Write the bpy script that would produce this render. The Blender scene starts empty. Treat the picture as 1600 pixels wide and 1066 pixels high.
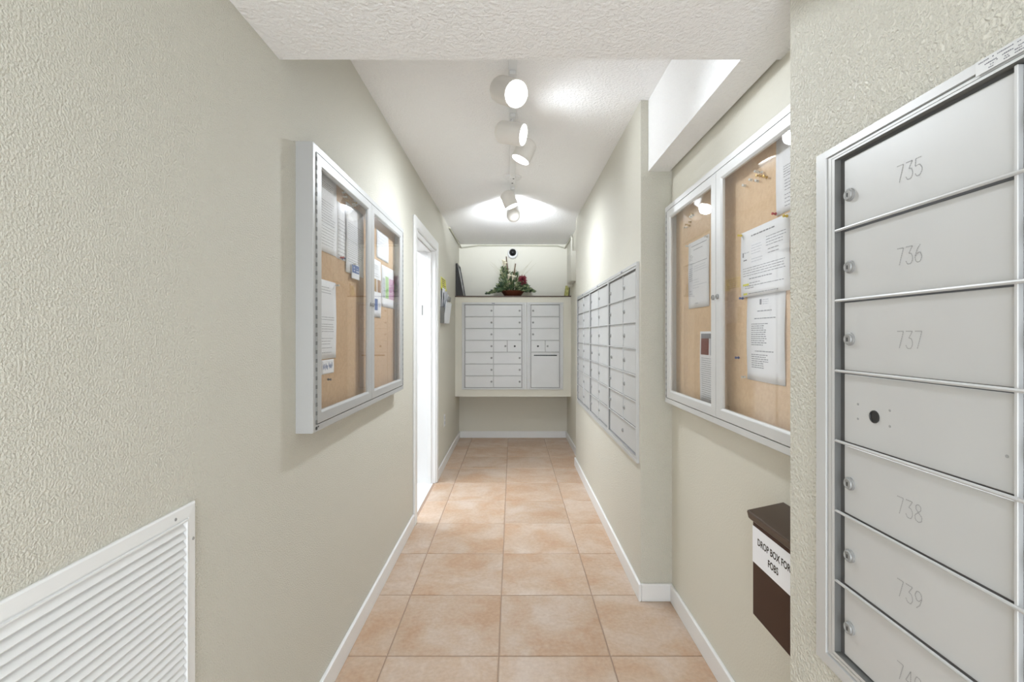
import bpy, bmesh, math, random
from mathutils import Matrix, Vector
C = bpy.context.scene.collection
sc = bpy.context.scene
PI = math.pi
rnd = random.Random(7)

# ------------------------------------------------------------------ camera, world, lights, exposure
H = 1.285                                   # eye height
cam_d = bpy.data.cameras.new('camera'); cam = bpy.data.objects.new('camera', cam_d); C.objects.link(cam)
cam.location = (0, 0, H); cam.rotation_euler = (PI/2, 0, 0)
cam_d.sensor_fit = 'HORIZONTAL'; cam_d.sensor_width = 36; cam_d.lens = 745/1600*36
cam_d.shift_x = -1/1600; cam_d.shift_y = -9/1600; cam_d.clip_start = 0.02
sc.camera = cam
sc.view_settings.view_transform = 'Standard'; sc.view_settings.look = 'None'
sc.view_settings.gamma = 1; sc.view_settings.use_curve_mapping = False
sc.view_settings.exposure = 0.27
w = bpy.data.worlds.new('world'); sc.world = w; w.use_nodes = True
w.node_tree.nodes['Background'].inputs[0].default_value = (.92, .99, 1.07, 1)
w.node_tree.nodes['Background'].inputs[1].default_value = 3.8

def area(name, loc, rot, sx, sy, power, col=(1, 1, 1)):
    d = bpy.data.lights.new(name, 'AREA'); d.shape = 'RECTANGLE'; d.size = sx; d.size_y = sy; d.energy = power; d.color = col
    o = bpy.data.objects.new(name, d); C.objects.link(o); o.location = loc; o.rotation_euler = rot
    return o
# unseen fill lamp added behind the photographer, then the light of the side room
area('lobby_fill_lamp', (0, -1.6, 2.35), (math.radians(38), 0, 0), 1.6, 1.2, 5, (.92, .99, 1.07))
area('side_room_light', (-1.7, 3.6, 2.38), (0, 0, 0), .9, 1.2, 50, (.94, .99, 1.06))
SPOT_W = 62
LAMP_POWER = (.32, .08, .80, .60, 2.3)     # the five track lamps, near to far
SPOT_COL = (.92, .99, 1.07)

# ------------------------------------------------------------------ helpers
WM = {}
def wm(o):
    return WM.get(o.name, Matrix.Identity(4))

class MB:
    def __init__(s): s.v = []; s.f = []; s.m = []; s.mi = 0
    def add(s, vs, fs):
        n = len(s.v); s.v += [Vector(p) for p in vs]
        for f in fs: s.f.append([i+n for i in f]); s.m.append(s.mi)
        return s
    def box(s, x0, x1, y0, y1, z0, z1):
        x0, x1 = min(x0, x1), max(x0, x1); y0, y1 = min(y0, y1), max(y0, y1); z0, z1 = min(z0, z1), max(z0, z1)
        vs = [(x0,y0,z0),(x1,y0,z0),(x1,y1,z0),(x0,y1,z0),(x0,y0,z1),(x1,y0,z1),(x1,y1,z1),(x0,y1,z1)]
        return s.add(vs, [(3,2,1,0),(4,5,6,7),(0,1,5,4),(1,2,6,5),(2,3,7,6),(3,0,4,7)])
    def quad(s, a, b, c, d): return s.add([a,b,c,d], [(0,1,2,3)])
    def ring(s, pts_list, close_first=False, close_last=False, wrap=True):
        """lofts loops of equal length"""
        n = len(pts_list[0]); vs = [p for L in pts_list for p in L]; fs = []
        for k in range(len(pts_list)-1):
            for i in range(n if wrap else n-1):
                j = (i+1) % n
                fs.append((k*n+i, k*n+j, (k+1)*n+j, (k+1)*n+i))
        if close_first: fs.append(tuple(range(n-1, -1, -1)))
        if close_last: fs.append(tuple((len(pts_list)-1)*n+i for i in range(n)))
        return s.add(vs, fs)
    def frame(s, x0, x1, z0, z1, prof):
        """mitred rectangular frame facing -y; prof = [(inset, y), ...] from outside to inside"""
        L = [[(x0+i, y, z0+i), (x1-i, y, z0+i), (x1-i, y, z1-i), (x0+i, y, z1-i)] for i, y in prof]
        return s.ring(L)
    def revolve(s, prof, n, M, cap0=True, cap1=True):
        L = [[M @ Vector((r*math.cos(2*PI*k/n), r*math.sin(2*PI*k/n), z)) for k in range(n)] for r, z in prof]
        return s.ring(L, cap0, cap1)
    def tube(s, pts, r, n=8, r1=None):
        pts = [Vector(p) for p in pts]; L = []
        up = None
        for i, p in enumerate(pts):
            t = (pts[min(i+1, len(pts)-1)] - pts[max(i-1, 0)]).normalized()
            a = t.orthogonal().normalized() if up is None else (up - t*up.dot(t)).normalized()
            up = a; b = t.cross(a)
            rr = r if r1 is None else r + (r1-r)*i/(len(pts)-1)
            L.append([p + a*rr*math.cos(2*PI*k/n) + b*rr*math.sin(2*PI*k/n) for k in range(n)])
        return s.ring(L, True, True)
    def text(s, body, size, M, align='CENTER', squash=1.0, offset=0.0):
        cu = bpy.data.curves.new('lettering', 'FONT'); cu.body = body; cu.size = size; cu.align_x = align; cu.align_y = 'CENTER'
        cu.resolution_u = 3; cu.offset = offset
        o = bpy.data.objects.new('lettering', cu); C.objects.link(o)
        dg = bpy.context.evaluated_depsgraph_get(); me = o.evaluated_get(dg).to_mesh()
        vs = [M @ Vector((v.co.x*squash, v.co.y, 0)) for v in me.vertices]; fs = [tuple(p.vertices) for p in me.polygons]
        s.add(vs, fs); o.evaluated_get(dg).to_mesh_clear()
        bpy.data.objects.remove(o); bpy.data.curves.remove(cu)
        return s
    def build(s, name, mats, parent=None, local=False, smooth=False, bevel=0, seg=1, origin=None):
        if not isinstance(mats, (list, tuple)): mats = [mats]
        me = bpy.data.meshes.new(name)
        if parent is not None:
            inv = Matrix.Identity(4) if local else wm(parent).inverted()
        else:
            if origin is None:
                xs = [v.x for v in s.v]; ys = [v.y for v in s.v]; zs = [v.z for v in s.v]
                origin = Vector(((min(xs)+max(xs))/2, (min(ys)+max(ys))/2, min(zs)))
            inv = Matrix.Translation(-Vector(origin))
        me.from_pydata([inv @ v for v in s.v], [], s.f)
        for m in mats: me.materials.append(m)
        for p, m in zip(me.polygons, s.m): p.material_index = m; p.use_smooth = smooth
        bm = bmesh.new(); bm.from_mesh(me)
        bmesh.ops.recalc_face_normals(bm, faces=bm.faces); bm.to_mesh(me); bm.free()
        if smooth:
            try: me.set_sharp_from_angle(angle=math.radians(42))
            except Exception: pass
        o = bpy.data.objects.new(name, me); C.objects.link(o)
        if parent is not None:
            o.parent = parent; WM[o.name] = wm(parent)
        else:
            o.location = origin; WM[o.name] = Matrix.Translation(Vector(origin))
        if bevel:
            b = o.modifiers.new('bevel', 'BEVEL'); b.width = bevel; b.segments = seg; b.limit_method = 'ANGLE'; b.angle_limit = math.radians(50)
        return o

def thing(name, loc, label, cat, group=None, rz=0):
    o = bpy.data.objects.new(name, None); C.objects.link(o); o.empty_display_size = .05
    o.location = loc; o.rotation_euler = (0, 0, rz)
    WM[o.name] = Matrix.Translation(Vector(loc)) @ Matrix.Rotation(rz, 4, 'Z')
    return tag(o, label, cat, group)
def tag(o, label, cat, group=None):
    o['label'] = label; o['category'] = cat
    if group: o['group'] = group
    return o
def struct(o, label=None):
    o['kind'] = 'structure'
    if label: o['label'] = label
    return o

# ------------------------------------------------------------------ materials
def mat(name, col, rough=.5, metal=0.0, emit=None, strength=0, spec=.5):
    m = bpy.data.materials.new(name); m.use_nodes = True
    b = m.node_tree.nodes['Principled BSDF']
    b.inputs['Base Color'].default_value = (*col, 1); b.inputs['Roughness'].default_value = rough
    b.inputs['Metallic'].default_value = metal; b.inputs['Specular IOR Level'].default_value = spec
    if emit: b.inputs['Emission Color'].default_value = (*emit, 1); b.inputs['Emission Strength'].default_value = strength
    return m
def nodes(m):
    nt = m.node_tree; return nt, nt.nodes, nt.links, nt.nodes['Principled BSDF']
def bump(m, scale, dist, strength=1.0, detail=3, lo=.35, hi=.65, dist_noise=0.0, second=None):
    nt, N, L, b = nodes(m)
    g = N.new('ShaderNodeNewGeometry')
    n = N.new('ShaderNodeTexNoise'); n.inputs['Scale'].default_value = scale; n.inputs['Detail'].default_value = detail; n.inputs['Distortion'].default_value = dist_noise
    L.new(g.outputs['Position'], n.inputs['Vector'])
    r = N.new('ShaderNodeMapRange'); r.interpolation_type = 'SMOOTHSTEP'
    r.inputs['From Min'].default_value = lo; r.inputs['From Max'].default_value = hi
    L.new(n.outputs['Fac'], r.inputs['Value'])
    bp = N.new('ShaderNodeBump'); bp.inputs['Strength'].default_value = strength; bp.inputs['Distance'].default_value = dist
    L.new(r.outputs['Result'], bp.inputs['Height']); L.new(bp.outputs['Normal'], b.inputs['Normal'])
    return m
def vary(m, c0, c1, scale, detail=4, lo=.35, hi=.65, stretch=None):
    nt, N, L, b = nodes(m)
    g = N.new('ShaderNodeNewGeometry'); n = N.new('ShaderNodeTexNoise')
    n.inputs['Scale'].default_value = scale; n.inputs['Detail'].default_value = detail
    if stretch:
        mp = N.new('ShaderNodeMapping'); mp.inputs['Scale'].default_value = stretch
        L.new(g.outputs['Position'], mp.inputs['Vector']); L.new(mp.outputs['Vector'], n.inputs['Vector'])
    else: L.new(g.outputs['Position'], n.inputs['Vector'])
    r = N.new('ShaderNodeValToRGB'); r.color_ramp.elements[0].position = lo; r.color_ramp.elements[1].position = hi
    r.color_ramp.elements[0].color = (*c0, 1); r.color_ramp.elements[1].color = (*c1, 1)
    L.new(n.outputs['Fac'], r.inputs['Fac']); L.new(r.outputs['Color'], b.inputs['Base Color'])
    return m

WALLC = (.70, .676, .585)
M_wall = bump(mat('wall_paint_knockdown', WALLC, .55), 250, .0030, .75, 4, .28, .72, 0)
M_wallr = bump(mat('wall_paint_heavy_knockdown', WALLC, .5), 150, .0042, .8, 4, .32, .68, .15)
M_plain = bump(mat('wall_paint_smooth', WALLC, .55), 140, .001, .3, 2)
M_ceil = bump(mat('ceiling_spray_texture', (.93, .925, .915), .8), 95, .0042, .55, 4, .32, .7, .2)
M_trim = mat('white_gloss_paint', (.83, .83, .82), .35)
M_door = mat('white_door_paint', (.84, .84, .83), .4)
M_shelf = vary(mat('dark_wood_shelf', (.1, .05, .03), .5), (.05, .03, .02), (.10, .055, .038), 30, stretch=(1, 8, 8))
M_grout = bump(mat('tile_grout', (.35, .25, .185), .85), 400, .0008, .4)
M_alu = vary(mat('brushed_aluminium', (.6, .6, .59), .42, .25), (.590, .590, .580), (.612, .612, .602), 5, 2, stretch=(1, 1, 1))
M_alud = mat('dark_aluminium_and_shade', (.17, .17, .16), .6, .2)  # dark metal; on mailbox jambs its darkness paints in shade
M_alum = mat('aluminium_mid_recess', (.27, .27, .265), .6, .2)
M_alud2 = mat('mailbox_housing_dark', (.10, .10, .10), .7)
M_rail = mat('aluminium_rail', (.55, .55, .54), .42, .25)
M_steel = mat('lock_steel', (.34, .34, .33), .5, .35)
M_lockd = mat('dark_lock_core', (.045, .045, .045), .4, .5)
M_etch = mat('etched_numeral', (.36, .36, .355), .6, .1)
M_casew = mat('pale_satin_aluminium_case', (.66, .66, .65), .42, .2)
M_casel = mat('satin_aluminium_case', (.50, .50, .49), .42, .3)
M_cork = bump(vary(mat('cork', (.5, .3, .16), .85), (.58, .365, .205), (.70, .475, .285), 90, 6, .3, .7), 260, .001, .5)
M_corkr = bump(vary(mat('pale_cork', (.5, .3, .16), .85), (.76, .53, .325), (.84, .62, .41), 90, 6, .3, .7), 260, .001, .5)
M_paper = mat('white_paper', (.90, .90, .925), .7)
M_ink = mat('printed_ink', (.30, .30, .33), .8)
M_inkd = mat('dark_printed_ink', (.10, .10, .11), .8)
M_blue = mat('blue_print', (.035, .11, .35), .6)
M_yel = mat('yellow_highlighter', (.75, .72, .10), .7)
M_maroon = mat('maroon_print', (.20, .05, .04), .7)
M_grayp = mat('grey_print', (.24, .24, .27), .7)
M_lgray = mat('pale_grey_print', (.55, .57, .62), .7)
M_green = mat('green_print', (.42, .66, .28), .7)
M_pink = mat('pink_print', (.66, .38, .55), .7)
M_brownp = mat('brown_photo_print', (.33, .17, .09), .7)
M_orangep = mat('orange_photo_print', (.42, .26, .10), .7)
M_yelpap = mat('yellow_paper', (.70, .68, .14), .75)
M_pinR = mat('red_plastic', (.45, .02, .03), .3); M_pinY = mat('yellow_plastic', (.75, .55, .05), .3)
M_pinB = mat('blue_plastic', (.03, .08, .30), .3); M_pinC = mat('clear_plastic', (.72, .70, .66), .15)
M_pinK = mat('dark_plastic', (.06, .06, .07), .35); M_pinG = mat('gold_metal', (.55, .36, .10), .3, .8)
M_brown = bump(mat('bronze_powder_coat', (.060, .029, .018), .5, 0, spec=.2), 900, .0002, .3)
M_brownlid = bump(mat('bronze_powder_coat_lid', (.075, .048, .032), .33, .35), 900, .0002, .3)
M_spot = mat('white_spotlight_enamel', (.78, .75, .70), .4)
M_lens = mat('lit_lamp_lens', (1, 1, 1), .4, 0, (.95, 1, 1.05), 14)
M_dark = mat('black_plastic', (.012, .012, .014), .25)
M_white = mat('white_plastic', (.82, .82, .81), .35)
M_terra = mat('terracotta_glaze', (.09, .026, .012), .5, spec=.3)
M_leaf = vary(mat('dark_green_leaf', (.05, .1, .04), .6), (.02, .05, .025), (.08, .13, .05), 25, 3)
M_leaf2 = vary(mat('sage_green_leaf', (.2, .25, .12), .6), (.16, .21, .11), (.32, .36, .18), 30, 3)
M_cream = mat('cream_petal', (.75, .70, .55), .6)
M_burg = vary(mat('burgundy_petal', (.2, .02, .04), .6), (.14, .012, .025), (.33, .06, .08), 60, 3)
M_stem = mat('brown_cattail', (.13, .08, .045), .8)
M_grass = mat('dry_grass_stem', (.38, .34, .17), .8)
M_frameblk = mat('black_picture_frame', (.018, .016, .016), .35)
M_photo = vary(mat('grey_photo_print', (.4, .4, .42), .4), (.16, .16, .18), (.62, .62, .66), 14, 4)
M_beigebox = mat('beige_painted_metal', (.60, .585, .51), .45)
M_cable = mat('painted_cable', (.46, .45, .36), .6)
M_wtile = mat('white_floor_tile', (.78, .78, .77), .35)
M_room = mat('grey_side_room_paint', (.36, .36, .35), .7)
M_clear = mat('clear_acrylic', (.75, .77, .80), .15)

def tile_material():
    m = mat('peach_ceramic_tile', (.6, .4, .28), .42)
    nt, N, L, b = nodes(m)
    g = N.new('ShaderNodeNewGeometry'); oi = N.new('ShaderNodeObjectInfo')
    add = N.new('ShaderNodeVectorMath'); add.operation = 'ADD'
    sc_ = N.new('ShaderNodeMath'); sc_.operation = 'MULTIPLY'; sc_.inputs[1].default_value = 37
    L.new(oi.outputs['Random'], sc_.inputs[0])
    L.new(g.outputs['Position'], add.inputs[0]); L.new(sc_.outputs[0], add.inputs[1])
    n = N.new('ShaderNodeTexNoise'); n.inputs['Scale'].default_value = 4.2; n.inputs['Detail'].default_value = 7; n.inputs['Roughness'].default_value = .62; n.inputs['Distortion'].default_value = .4
    L.new(add.outputs[0], n.inputs['Vector'])
    r = N.new('ShaderNodeValToRGB'); cr = r.color_ramp
    cr.elements[0].position = .36; cr.elements[0].color = (.47, .305, .195, 1)
    cr.elements[1].position = .64; cr.elements[1].color = (.565, .455, .37, 1)
    e = cr.elements.new(.5); e.color = (.51, .375, .272, 1)
    L.new(n.outputs['Fac'], r.inputs['Fac'])
    n2 = N.new('ShaderNodeTexNoise'); n2.inputs['Scale'].default_value = 60; n2.inputs['Detail'].default_value = 5
    L.new(add.outputs[0], n2.inputs['Vector'])
    mx = N.new('ShaderNodeMixRGB'); mx.blend_type = 'SOFT_LIGHT'; mx.inputs['Fac'].default_value = .35
    L.new(r.outputs['Color'], mx.inputs[1]); L.new(n2.outputs['Fac'], mx.inputs[2])
    hs = N.new('ShaderNodeHueSaturation')
    mr = N.new('ShaderNodeMapRange'); mr.inputs['To Min'].default_value = .95; mr.inputs['To Max'].default_value = 1.05
    L.new(oi.outputs['Random'], mr.inputs['Value']); L.new(mr.outputs['Result'], hs.inputs['Value'])
    L.new(mx.outputs[0], hs.inputs['Color']); L.new(hs.outputs['Color'], b.inputs['Base Color'])
    bp = N.new('ShaderNodeBump'); bp.inputs['Strength'].default_value = .25; bp.inputs['Distance'].default_value = .0015
    n3 = N.new('ShaderNodeTexNoise'); n3.inputs['Scale'].default_value = 35; n3.inputs['Detail'].default_value = 3
    L.new(g.outputs['Position'], n3.inputs['Vector']); L.new(n3.outputs['Fac'], bp.inputs['Height']); L.new(bp.outputs['Normal'], b.inputs['Normal'])
    return m
M_tile = tile_material()

def glass_material():
    m = bpy.data.materials.new('clear_glass'); m.use_nodes = True
    nt = m.node_tree; N = nt.nodes; L = nt.links
    N.clear()
    out = N.new('ShaderNodeOutputMaterial'); mx = N.new('ShaderNodeMixShader')
    t = N.new('ShaderNodeBsdfTransparent'); t.inputs[0].default_value = (.99, .992, .99, 1)
    gl = N.new('ShaderNodeBsdfGlossy'); gl.inputs['Roughness'].default_value = .015
    lw = N.new('ShaderNodeLayerWeight'); lw.inputs['Blend'].default_value = .5
    p = N.new('ShaderNodeMath'); p.operation = 'POWER'; p.inputs[1].default_value = 4.5
    k = N.new('ShaderNodeMath'); k.operation = 'MULTIPLY_ADD'; k.inputs[1].default_value = .8; k.inputs[2].default_value = .035
    L.new(lw.outputs['Facing'], p.inputs[0]); L.new(p.outputs[0], k.inputs[0]); L.new(k.outputs[0], mx.inputs[0])
    L.new(t.outputs[0], mx.inputs[1]); L.new(gl.outputs[0], mx.inputs[2]); L.new(mx.outputs[0], out.inputs[0])
    return m
M_glass = glass_material()

# ------------------------------------------------------------------ the setting
CE = 2.425          # corridor ceiling
SO = 2.08           # low soffit ceiling
XL = -.672          # left wall
XN = .622           # near right wall and mailbox wall
XR = .773           # recessed right wall
XF = .682           # far right wall
YN, YP, YS, YB = 1.068, 2.313, 4.69, 5.98     # near corner, pier, step back, far wall
YD0, YD1, ZD = 3.275, 4.155, 2.03             # side doorway
Y0 = -1.0           # where the corridor opens into the lobby

m = MB().box(XL-.16, XL, Y0, YD0, 0, CE).box(XL-.16, XL, YD1, YB+.12, 0, CE).box(XL-.16, XL, YD0, YD1, ZD, CE)
struct(m.build('wall_left', M_wall), 'long pale sage textured wall on the left')
m = MB().box(XN, XR+.12, Y0, YN, 0, SO+.02)
struct(m.build('wall_right', M_wallr), 'near right wall with heavy knockdown texture around the large mailboxes')
m = MB().box(XR, XR+.12, YN, YP, 0, CE)
struct(m.build('wall_right', M_plain), 'recessed right wall behind the white noticeboard')
m = MB().box(XN, XR+.12, YP, YS, 0, CE)
struct(m.build('wall_right', M_wall), 'right wall and pier that hold three banks of mailboxes')
m = MB().box(XF, XR+.12, YS, YB+.12, 0, CE)
struct(m.build('wall_right', M_plain), 'short set-back right wall at the corridor end')
m = MB().box(XL, XF, YB, YB+.12, 0, CE)
struct(m.build('wall_far', M_plain), 'end wall of the corridor')
m = MB().box(XL-.16, XR+.12, 1.375, YB+.12, CE, CE+.1)
struct(m.build('ceiling', M_ceil), 'higher white textured ceiling along the corridor')
m = MB().box(XL-.16, XR+.12, Y0, 1.375, SO, CE+.1)
struct(m.build('ceiling', M_ceil), 'low white textured ceiling over the corridor entrance')
m = MB().box(.658, XR-.012, 1.375, YP, SO, CE)
struct(m.build('trim_1', M_ceil), 'white boxed bulkhead above the right noticeboard')
m = MB().box(XR-.012, XR, 1.375, YP, SO+.012, CE)
struct(m.build('trim_2', M_plain), 'narrow wall-coloured recess beside the bulkhead')
m = MB().box(XL, XF, 5.575, YB, .567, 1.732)
struct(m.build('wall_alcove', M_plain), 'boxed-out wall that holds the end mailboxes')
m = MB().box(XL, XF, 5.560, YB, 1.732, 1.745)
struct(m.build('trim_3', M_shelf), 'dark wood shelf top above the end mailboxes')

# floor: slab of grout with separate tiles
flo = struct(MB().box(XL-.02, XR+.02, Y0, YB, -.06, -.0035).build('floor', M_grout, origin=(0, 0, 0)), 'peach ceramic tile floor with thin grout joints')
P = .4485; G = .0022
xe = [XL, -.5045, -.0555, .3925, .8415]
for i in range(4):
    k = -7
    while True:
        y0 = 1.911 + k*P; y1 = y0 + P; k += 1
        if y0 >= YB: break
        if y1 <= Y0: continue
        x0, x1 = xe[i], min(xe[i+1], XR)
        a, b_, c, d = x0+(G if i else 0), x1-(G if i < 3 else 0), max(y0+G, Y0), min(y1-G, YB)
        dz = rnd.uniform(-.0005, .0003)
        mb = MB(); e = .0035
        mb.ring([[(a, c, -.008), (b_, c, -.008), (b_, d, -.008), (a, d, -.008)],
                 [(a, c, -.002+dz), (b_, c, -.002+dz), (b_, d, -.002+dz), (a, d, -.002+dz)],
                 [(a+e, c+e, dz), (b_-e, c+e, dz), (b_-e, d-e, dz), (a+e, d-e, dz)]], False, True)
        mb.build('tile', M_tile, flo)
    xe_done = True

# baseboards
BH = .083; BT = .014
def bb(name, segs, label):
    mb = MB()
    for x0, x1, y0, y1 in segs:
        mb.box(x0, x1, y0, y1, -.001, BH)
    struct(mb.build(name, M_trim, bevel=.004, seg=2), label)
bb('baseboard_left', [(XL, XL+BT, Y0, YD0-.072)], 'white baseboard along the left wall before the doorway')
bb('baseboard_left', [(XL, XL+BT, YD1+.072, YB)], 'white baseboard on the left wall beyond the doorway')
bb('baseboard_far', [(XL+BT, XF-BT, YB-BT, YB)], 'white baseboard across the end wall')
bb('baseboard_right', [(XF-BT, XF, YS, YB)], 'white baseboard on the set-back right wall')
bb('baseboard_right', [(XN-BT, XN, YP-BT, YS+BT)], 'white baseboard under the three mailbox banks')
bb('baseboard_right', [(XN, XR, YP-BT, YP)], 'white baseboard across the pier')
bb('baseboard_right', [(XR-BT, XR, YN, YP-BT)], 'white baseboard under the right noticeboard')

# side doorway
dr = bpy.data.objects.new('door_1', None); C.objects.link(dr); dr.location = (XL, (YD0+YD1)/2, 0); WM['door_1'] = Matrix.Translation(dr.location)
struct(dr, 'white painted doorway with its door opened into the side room')
CW = .07
for y0, y1, z0, z1 in ((YD0-CW+.005, YD0+.005, 0, ZD+CW), (YD1-.005, YD1+CW-.005, 0, ZD+CW), (YD0+.005, YD1-.005, ZD-.005, ZD+CW)):
    MB().box(XL, XL+.017, y0, y1, z0, z1).build('casing', M_trim, dr, bevel=.005, seg=2)
for y0, y1, z0, z1 in ((YD0, YD0+.015, 0, ZD), (YD1-.015, YD1, 0, ZD), (YD0+.015, YD1-.015, ZD-.015, ZD)):
    MB().box(XL-.162, XL+.002, y0, y1, z0, z1).build('jamb', M_door, dr)
for y0, y1, z0, z1 in ((YD0+.015, YD0+.027, 0, ZD-.015), (YD1-.027, YD1-.015, 0, ZD-.015), (YD0+.027, YD1-.027, ZD-.027, ZD-.015)):
    MB().box(XL-.07, XL-.035, y0, y1, z0, z1).build('door_stop', M_door, dr, bevel=.002)
leaf = MB().box(XL-.99, XL-.182, YD1-.013, YD1+.023, .012, ZD-.02).build('door_leaf', M_door, dr)
for z in (.25, 1.0, 1.74):
    MB().box(XL-.184, XL-.15, YD1-.019, YD1-.0125, z-.045, z+.045).build('hinge', M_white, dr)
MB().box(XL-.118, XL-.108, YD1-.017, YD1-.0148, 1.46, 1.545).build('strike_plate', M_steel, dr)
m = MB().box(-2.6, -2.5, 2.0, 6.3, 0, CE).box(-2.5, XL-.16, 6.2, 6.3, 0, CE).box(-2.5, XL-.16, 2.0, 2.1, 0, CE)
struct(m.build('wall_side_room', M_room), 'grey walls of the side room')
m = MB().box(-2.6, XL-.16, 2.0, 6.3, CE, CE+.1)
struct(m.build('ceiling', M_ceil), 'ceiling of the side room')
sf = struct(MB().box(-2.6, XL-.02, 2.0, 6.3, -.06, -.004).build('floor', M_grout, origin=(-1.6, 4, 0)), 'white tiled floor of the side room')
for i in range(6):
    for k in range(10):
        x1 = XL-.02-i*.32; y0 = 2.06+k*.43
        if x1-.32 > -2.6: 
            if i == 0 and not (YD0 < y0+.42 and y0 < YD1):
                continue
            ya, yb = (max(y0, YD0), min(y0+.426, YD1)) if i == 0 else (y0, y0+.426)
            xa = x1-.316 if i else XL-.158
            MB().box(x1-.316 if i else XL-.336, x1, ya, yb, -.01, -.0005).build('tile', M_wtile, sf)

# ------------------------------------------------------------------ mailbox banks
DIG = {'0': [[(.25,0),(.75,0),(1,.25),(1,.75),(.75,1),(.25,1),(0,.75),(0,.25),(.25,0)]],
       '3': [[(0,1),(1,1),(.45,.6),(.8,.58),(1,.4),(1,.2),(.75,0),(.25,0),(0,.2)]],
       '4': [[(.75,0),(.75,1),(0,.3),(1,.3)]],
       '5': [[(.95,1),(.1,1),(.05,.58),(.65,.62),(1,.4),(1,.2),(.7,0),(.25,0),(0,.18)]],
       '6': [[(.8,1),(.3,.75),(0,.35),(.1,.1),(.4,0),(.75,.05),(1,.3),(.75,.55),(.4,.55),(.05,.35)]],
       '7': [[(0,1),(1,1),(.35,0)]],
       '8': [[(.5,.55),(.85,.7),(.85,.9),(.5,1),(.15,.9),(.15,.7),(.5,.55),(1,.35),(.95,.1),(.5,0),(.05,.1),(0,.35),(.5,.55)]],
       '9': [[(.2,0),(.7,.25),(1,.65),(.9,.9),(.6,1),(.25,.95),(0,.7),(.25,.45),(.6,.45),(.95,.65)]]}
def numeral_mesh(txt, cx, cz, y, h=.027, w_=.0125, gap=.0045, t=.0014):
    mb = MB(); tot = len(txt)*w_ + (len(txt)-1)*gap; x = cx - tot/2
    for ch in txt:
        for path in DIG[ch]:
            for (a, b) in zip(path[:-1], path[1:]):
                p = Vector((x+a[0]*w_, 0, cz+(a[1]-.5)*h)); q = Vector((x+b[0]*w_, 0, cz+(b[1]-.5)*h))
                d = (q-p); l = d.length; n = max(2, round(l/.0034))
                for i in range(n):                      # engraved as a chain of short cuts
                    a0 = p + d*(i+.08)/n; a1 = p + d*(i+.92)/n
                    s_ = Vector((-d.z, 0, d.x)).normalized()*t/2
                    mb.add([a0-s_+Vector((0,y,0)), a1-s_+Vector((0,y,0)), a1+s_+Vector((0,y,0)), a0+s_+Vector((0,y,0))], [(0,1,2,3)])
        x += w_+gap
    return mb
def Mfront(x, y, z):            # local frame: revolve axis along -y (towards the viewer)
    return Matrix.Translation((x, y, z)) @ Matrix.Rotation(PI/2, 4, 'X')
def lock(par, x, y, z, r=.0115, dark=False):
    if dark:
        MB().revolve([(r*.95, 0), (r*.95, .0015), (r*.8, .002), (r*.75, .0006), (r*.3, .0006)], 16, Mfront(x, y, z), False, True).build('lock', M_lockd, par, True, True)
        return
    o = MB(); o.revolve([(r, 0), (r, .0030), (r*.90, .0040), (r*.84, .0040), (r*.82, .0062), (r*.76, .0070), (r*.58, .0070), (r*.54, .0062), (r*.1, .0062)], 16, Mfront(x, y, z), False, True)
    o.mi = 1; o.box(x-.0011, x+.0011, y-.0069, y-.0060, z-.004, z+.003)
    o.build('lock', [M_steel, M_lockd], par, True, True)

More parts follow.
